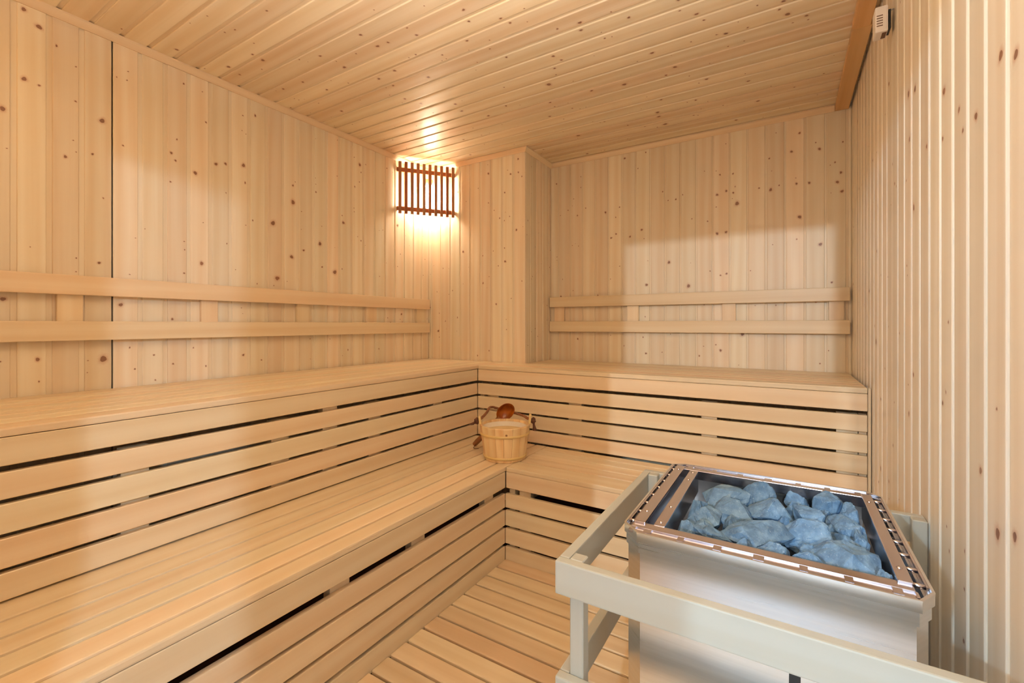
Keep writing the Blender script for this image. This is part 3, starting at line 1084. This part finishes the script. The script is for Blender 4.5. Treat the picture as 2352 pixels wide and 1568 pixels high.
# ---------------------------------------------------------------- bucket
bc = Vector((-1.222, 1.927, 0))
vb = Vector((-0.535, 0.845, 0))                 # away from the camera
lat = Vector((0.845, 0.535, 0))                 # to the right seen from the camera
z0, z1 = LB + 0.0006, 0.608
t = thing('sauna_bucket', 'round wooden stave bucket with rope handle on the corner of the lower bench', 'bucket', (bc.x, bc.y, z0))
mb = MB(201)
NSV = 18


def rad(z):
    return 0.1035 + (0.1280 - 0.1035) * (z - z0) / (z1 - z0)


sub = 4
for i in range(NSV):
    b = bmesh.new()
    rows = []
    for z in (z0, z0 + 0.004, z1 - 0.003, z1):
        ro, ri = rad(z), rad(z) - 0.012
        if z in (z0, z1):
            ro -= 0.002
        row = []
        for j in range(sub + 1):
            a = 2 * PI * (i + 0.012 + (1 - 0.024) * j / sub) / NSV
            row.append((math.cos(a) * ro, math.sin(a) * ro, z))
        for j in range(sub, -1, -1):
            a = 2 * PI * (i + 0.012 + (1 - 0.024) * j / sub) / NSV
            row.append((math.cos(a) * ri, math.sin(a) * ri, z))
        rows.append([b.verts.new((bc.x + p[0], bc.y + p[1], p[2])) for p in row])
    n = len(rows[0])
    for k in range(len(rows) - 1):
        for j in range(n):
            b.faces.new((rows[k][j], rows[k][(j + 1) % n], rows[k + 1][(j + 1) % n], rows[k + 1][j]))
    b.faces.new(rows[0][::-1])
    b.faces.new(rows[-1])
    bmesh.ops.recalc_face_normals(b, faces=b.faces[:])
    b.normal_update()
    mb.add(b, 'z', 0)
ka = math.atan2(-vb.y, -vb.x) + 0.06
pz = 0.577
ring_ = []
for rr, kv in ((0.0, 1.0), (0.003, 1.0), (0.0052, 0.5), (0.010, 0.0)):
    ring_.append([])
    for i in range(12):
        a = 2 * PI * i / 12
        ga = ka + rr * math.cos(a) / rad(pz)
        gz = pz + rr * math.sin(a)
        v = mb.bm.verts.new((bc.x + math.cos(ga) * (rad(gz) + 0.0003), bc.y + math.sin(ga) * (rad(gz) + 0.0003), gz))
        v[mb.knot] = kv
        ring_[-1].append(v)
for j in range(3):
    for i in range(12):
        f = mb.bm.faces.new((ring_[j][i], ring_[j + 1][i], ring_[j + 1][(i + 1) % 12], ring_[j][(i + 1) % 12]))
        f[mb.tone] = 0.8
        for lp in f.loops:
            lp[mb.uv].uv = (lp.vert.co.z, lp.vert.co.x)
mb.build('staves', M_BUCKET, t)
mb = MB(202)
lathe(mb, [(0.001, z0 + 0.012), (rad(z0) - 0.0125, z0 + 0.012), (rad(z1) - 0.0150, z1 - 0.012), (rad(z1) - 0.0160, z1 - 0.012), (rad(z0) - 0.0150, z0 + 0.014), (0.001, z0 + 0.014)], bc, 48)
mb.build('liner', M_LINER, t)
for zc in (0.566, 0.457):
    mb = MB(203)
    ro = rad(zc)
    lathe(mb, [(ro - 0.001, zc - 0.0065), (ro + 0.0030, zc - 0.006), (ro + 0.0046, zc), (ro + 0.0036, zc + 0.006), (ro, zc + 0.0065)], bc, 48, axis='x')
    mb.build('hoop', M_HOOP, t)
EZ = 0.650
for sgn, zt in ((-1, 0.645), (1, 0.655)):
    c = bc + lat * sgn * (rad(z1) - 0.005)
    mb = MB(204)
    xf = Matrix.Translation(c) @ Matrix.Rotation(math.atan2(lat.y, lat.x), 4, 'Z') @ Matrix.Rotation(0.14 * sgn, 4, 'Y')
    mb.box(-0.006, 0.006, -0.017, 0.017, z1 + 0.0005 - 0.0, zt, 'z', 0.003, 2, xf=Matrix.Translation((0, 0, z1)) @ xf @ Matrix.Translation((0, 0, -z1)))
    mb.build('ear', M_HOOP, t)


def spline(pts, n=10):
    pts = [Vector(p) for p in pts]
    P = [2 * pts[0] - pts[1]] + pts + [2 * pts[-1] - pts[-2]]
    out = []
    for i in range(1, len(P) - 2):
        for k in range(n):
            u = k / n
            out.append(0.5 * ((2 * P[i]) + (P[i + 1] - P[i - 1]) * u + (2 * P[i - 1] - 5 * P[i] + 4 * P[i + 1] - P[i + 2]) * u * u + (3 * P[i] - P[i - 1] - 3 * P[i + 1] + P[i + 2]) * u ** 3))
    out.append(pts[-1])
    return out


eL = bc + lat * -(rad(z1) - 0.003)
eR = bc + lat * (rad(z1) - 0.003)
rp = [eL + Vector((0, 0, 0.628)) - lat * 0.006, eL + lat * 0.008 + vb * 0.02 + Vector((0, 0, 0.634)), eL + lat * 0.03 + vb * 0.06 + Vector((0, 0, 0.652)), bc - lat * 0.075 + vb * 0.160 + Vector((0, 0, 0.662)),
      bc - lat * 0.015 + vb * 0.212 + Vector((0, 0, 0.638)), bc + lat * 0.055 + vb * 0.180 + Vector((0, 0, 0.626)), bc + lat * 0.10 + vb * 0.09 + Vector((0, 0, 0.628)), eR - lat * 0.012 + vb * 0.02 + Vector((0, 0, 0.632)), eR + Vector((0, 0, 0.628)) + lat * 0.008]
path = spline(rp, 12)
mb = MB(205)
for s_ in range(3):        # three twisted strands
    q = []
    for i, p in enumerate(path):
        dd = (path[min(i + 1, len(path) - 1)] - path[max(i - 1, 0)]).normalized()
        a = dd.cross(Vector((0, 0, 1))).normalized()
        c = dd.cross(a)
        th = i * 0.55 + s_ * 2 * PI / 3
        q.append(p + (a * math.cos(th) + c * math.sin(th)) * 0.0034)
    mb.tube(q, 0.0040, 7)
rope = mb.build('rope_handle', M_ROPE, t)
for e, sg, tail in ((eL, -1, -lat * 0.018 + Vector((0, 0, -0.012))), (eR, 1, lat * 0.006 + Vector((0, 0, -0.034)))):
    kc = e + lat * sg * 0.018 + Vector((0, 0, 0.622))
    mb = MB(206)
    b = bmesh.new()
    bmesh.ops.create_icosphere(b, subdivisions=3, radius=0.0145, matrix=Matrix.Translation(kc) @ Matrix.Diagonal((0.9, 0.9, 1.1, 1)))
    for v in b.verts:
        dlt = v.co - kc
        v.co += dlt * 0.18 * math.sin(dlt.z * 500 + dlt.x * 300)
    b.normal_update()
    mb.add(b, 'x', 0, None, True)
    for k in range(5):
        o_ = Vector((math.cos(k * 1.3), math.sin(k * 1.3), 0)) * 0.004
        mb.tube(spline([kc + tail * 0.3, kc + tail * 0.9 + o_, kc + tail * 1.5 + o_ * 2.2], 4), [0.004] * 8 + [0.0015], 6)
    mb.build('rope_knot', M_KNOT, rope)

# ---------------------------------------------------------------- ladle leaning behind the bucket
tip = Vector((-1.462, 1.990, LB + 0.016))
bowl = Vector((-1.293, 2.045, 0.640))
h = (bowl - tip).normalized()
view = (Vector((0, 0, 1.11)) - bowl).normalized()
view = (view + Vector((0, 0, -0.45))).normalized()
nn = (view - h * view.dot(h)).normalized()
side = h.cross(nn)
t = thing('ladle', 'dark brown wooden ladle leaning behind the bucket on the lower bench', 'ladle', tuple(tip))
mb = MB(211)
b = bmesh.new()
seg = 28
rows = []
LL, WW, DD = 0.056, 0.043, 0.036
shell = [(0.02, -1.0), (0.45, -0.90), (0.75, -0.62), (0.93, -0.25), (1.0, 0.0), (0.96, 0.04), (0.90, 0.0), (0.80, -0.24), (0.62, -0.50), (0.36, -0.68), (0.02, -0.75)]
for r_, dz in shell:
    rows.append([b.verts.new(bowl + h * (math.cos(2 * PI * i / seg) * r_ * LL) + side * (math.sin(2 * PI * i / seg) * r_ * WW) + nn * dz * DD) for i in range(seg)])
for j in range(len(rows) - 1):
    for i in range(seg):
        b.faces.new((rows[j][i], rows[j][(i + 1) % seg], rows[j + 1][(i + 1) % seg], rows[j + 1][i]))
b.faces.new(rows[0])
b.faces.new(rows[-1])
bmesh.ops.recalc_face_normals(b, faces=b.faces[:])
b.normal_update()
mb.add(b, 'x', 0, None, True)
mb.build('bowl', M_LADLE, t)
mb = MB(212)
hp = [tip + h * 0.0, tip + h * 0.004, tip + h * 0.03, tip + h * 0.09, tip + h * 0.15, bowl - h * (LL * 1.12) - nn * 0.006, bowl - h * (LL * 0.88) - nn * 0.012]
mb.tube(hp, [0.010, 0.0135, 0.0145, 0.0115, 0.010, 0.0135, 0.016], 14, 'z')
mb.build('handle', M_LADLE, t)
mb = MB(213)
mb.tube(spline([tip + h * 0.02 - nn * 0.0, tip + nn * 0.017 + h * 0.012, tip + nn * 0.02 - h * 0.008 + lat * 0.004, Vector((tip.x + 0.022, tip.y - 0.016, LB + 0.003)), Vector((tip.x + 0.034, tip.y - 0.004, LB + 0.003))], 6), 0.0016, 6)
mb.build('hanging_cord', M_CORD, t)
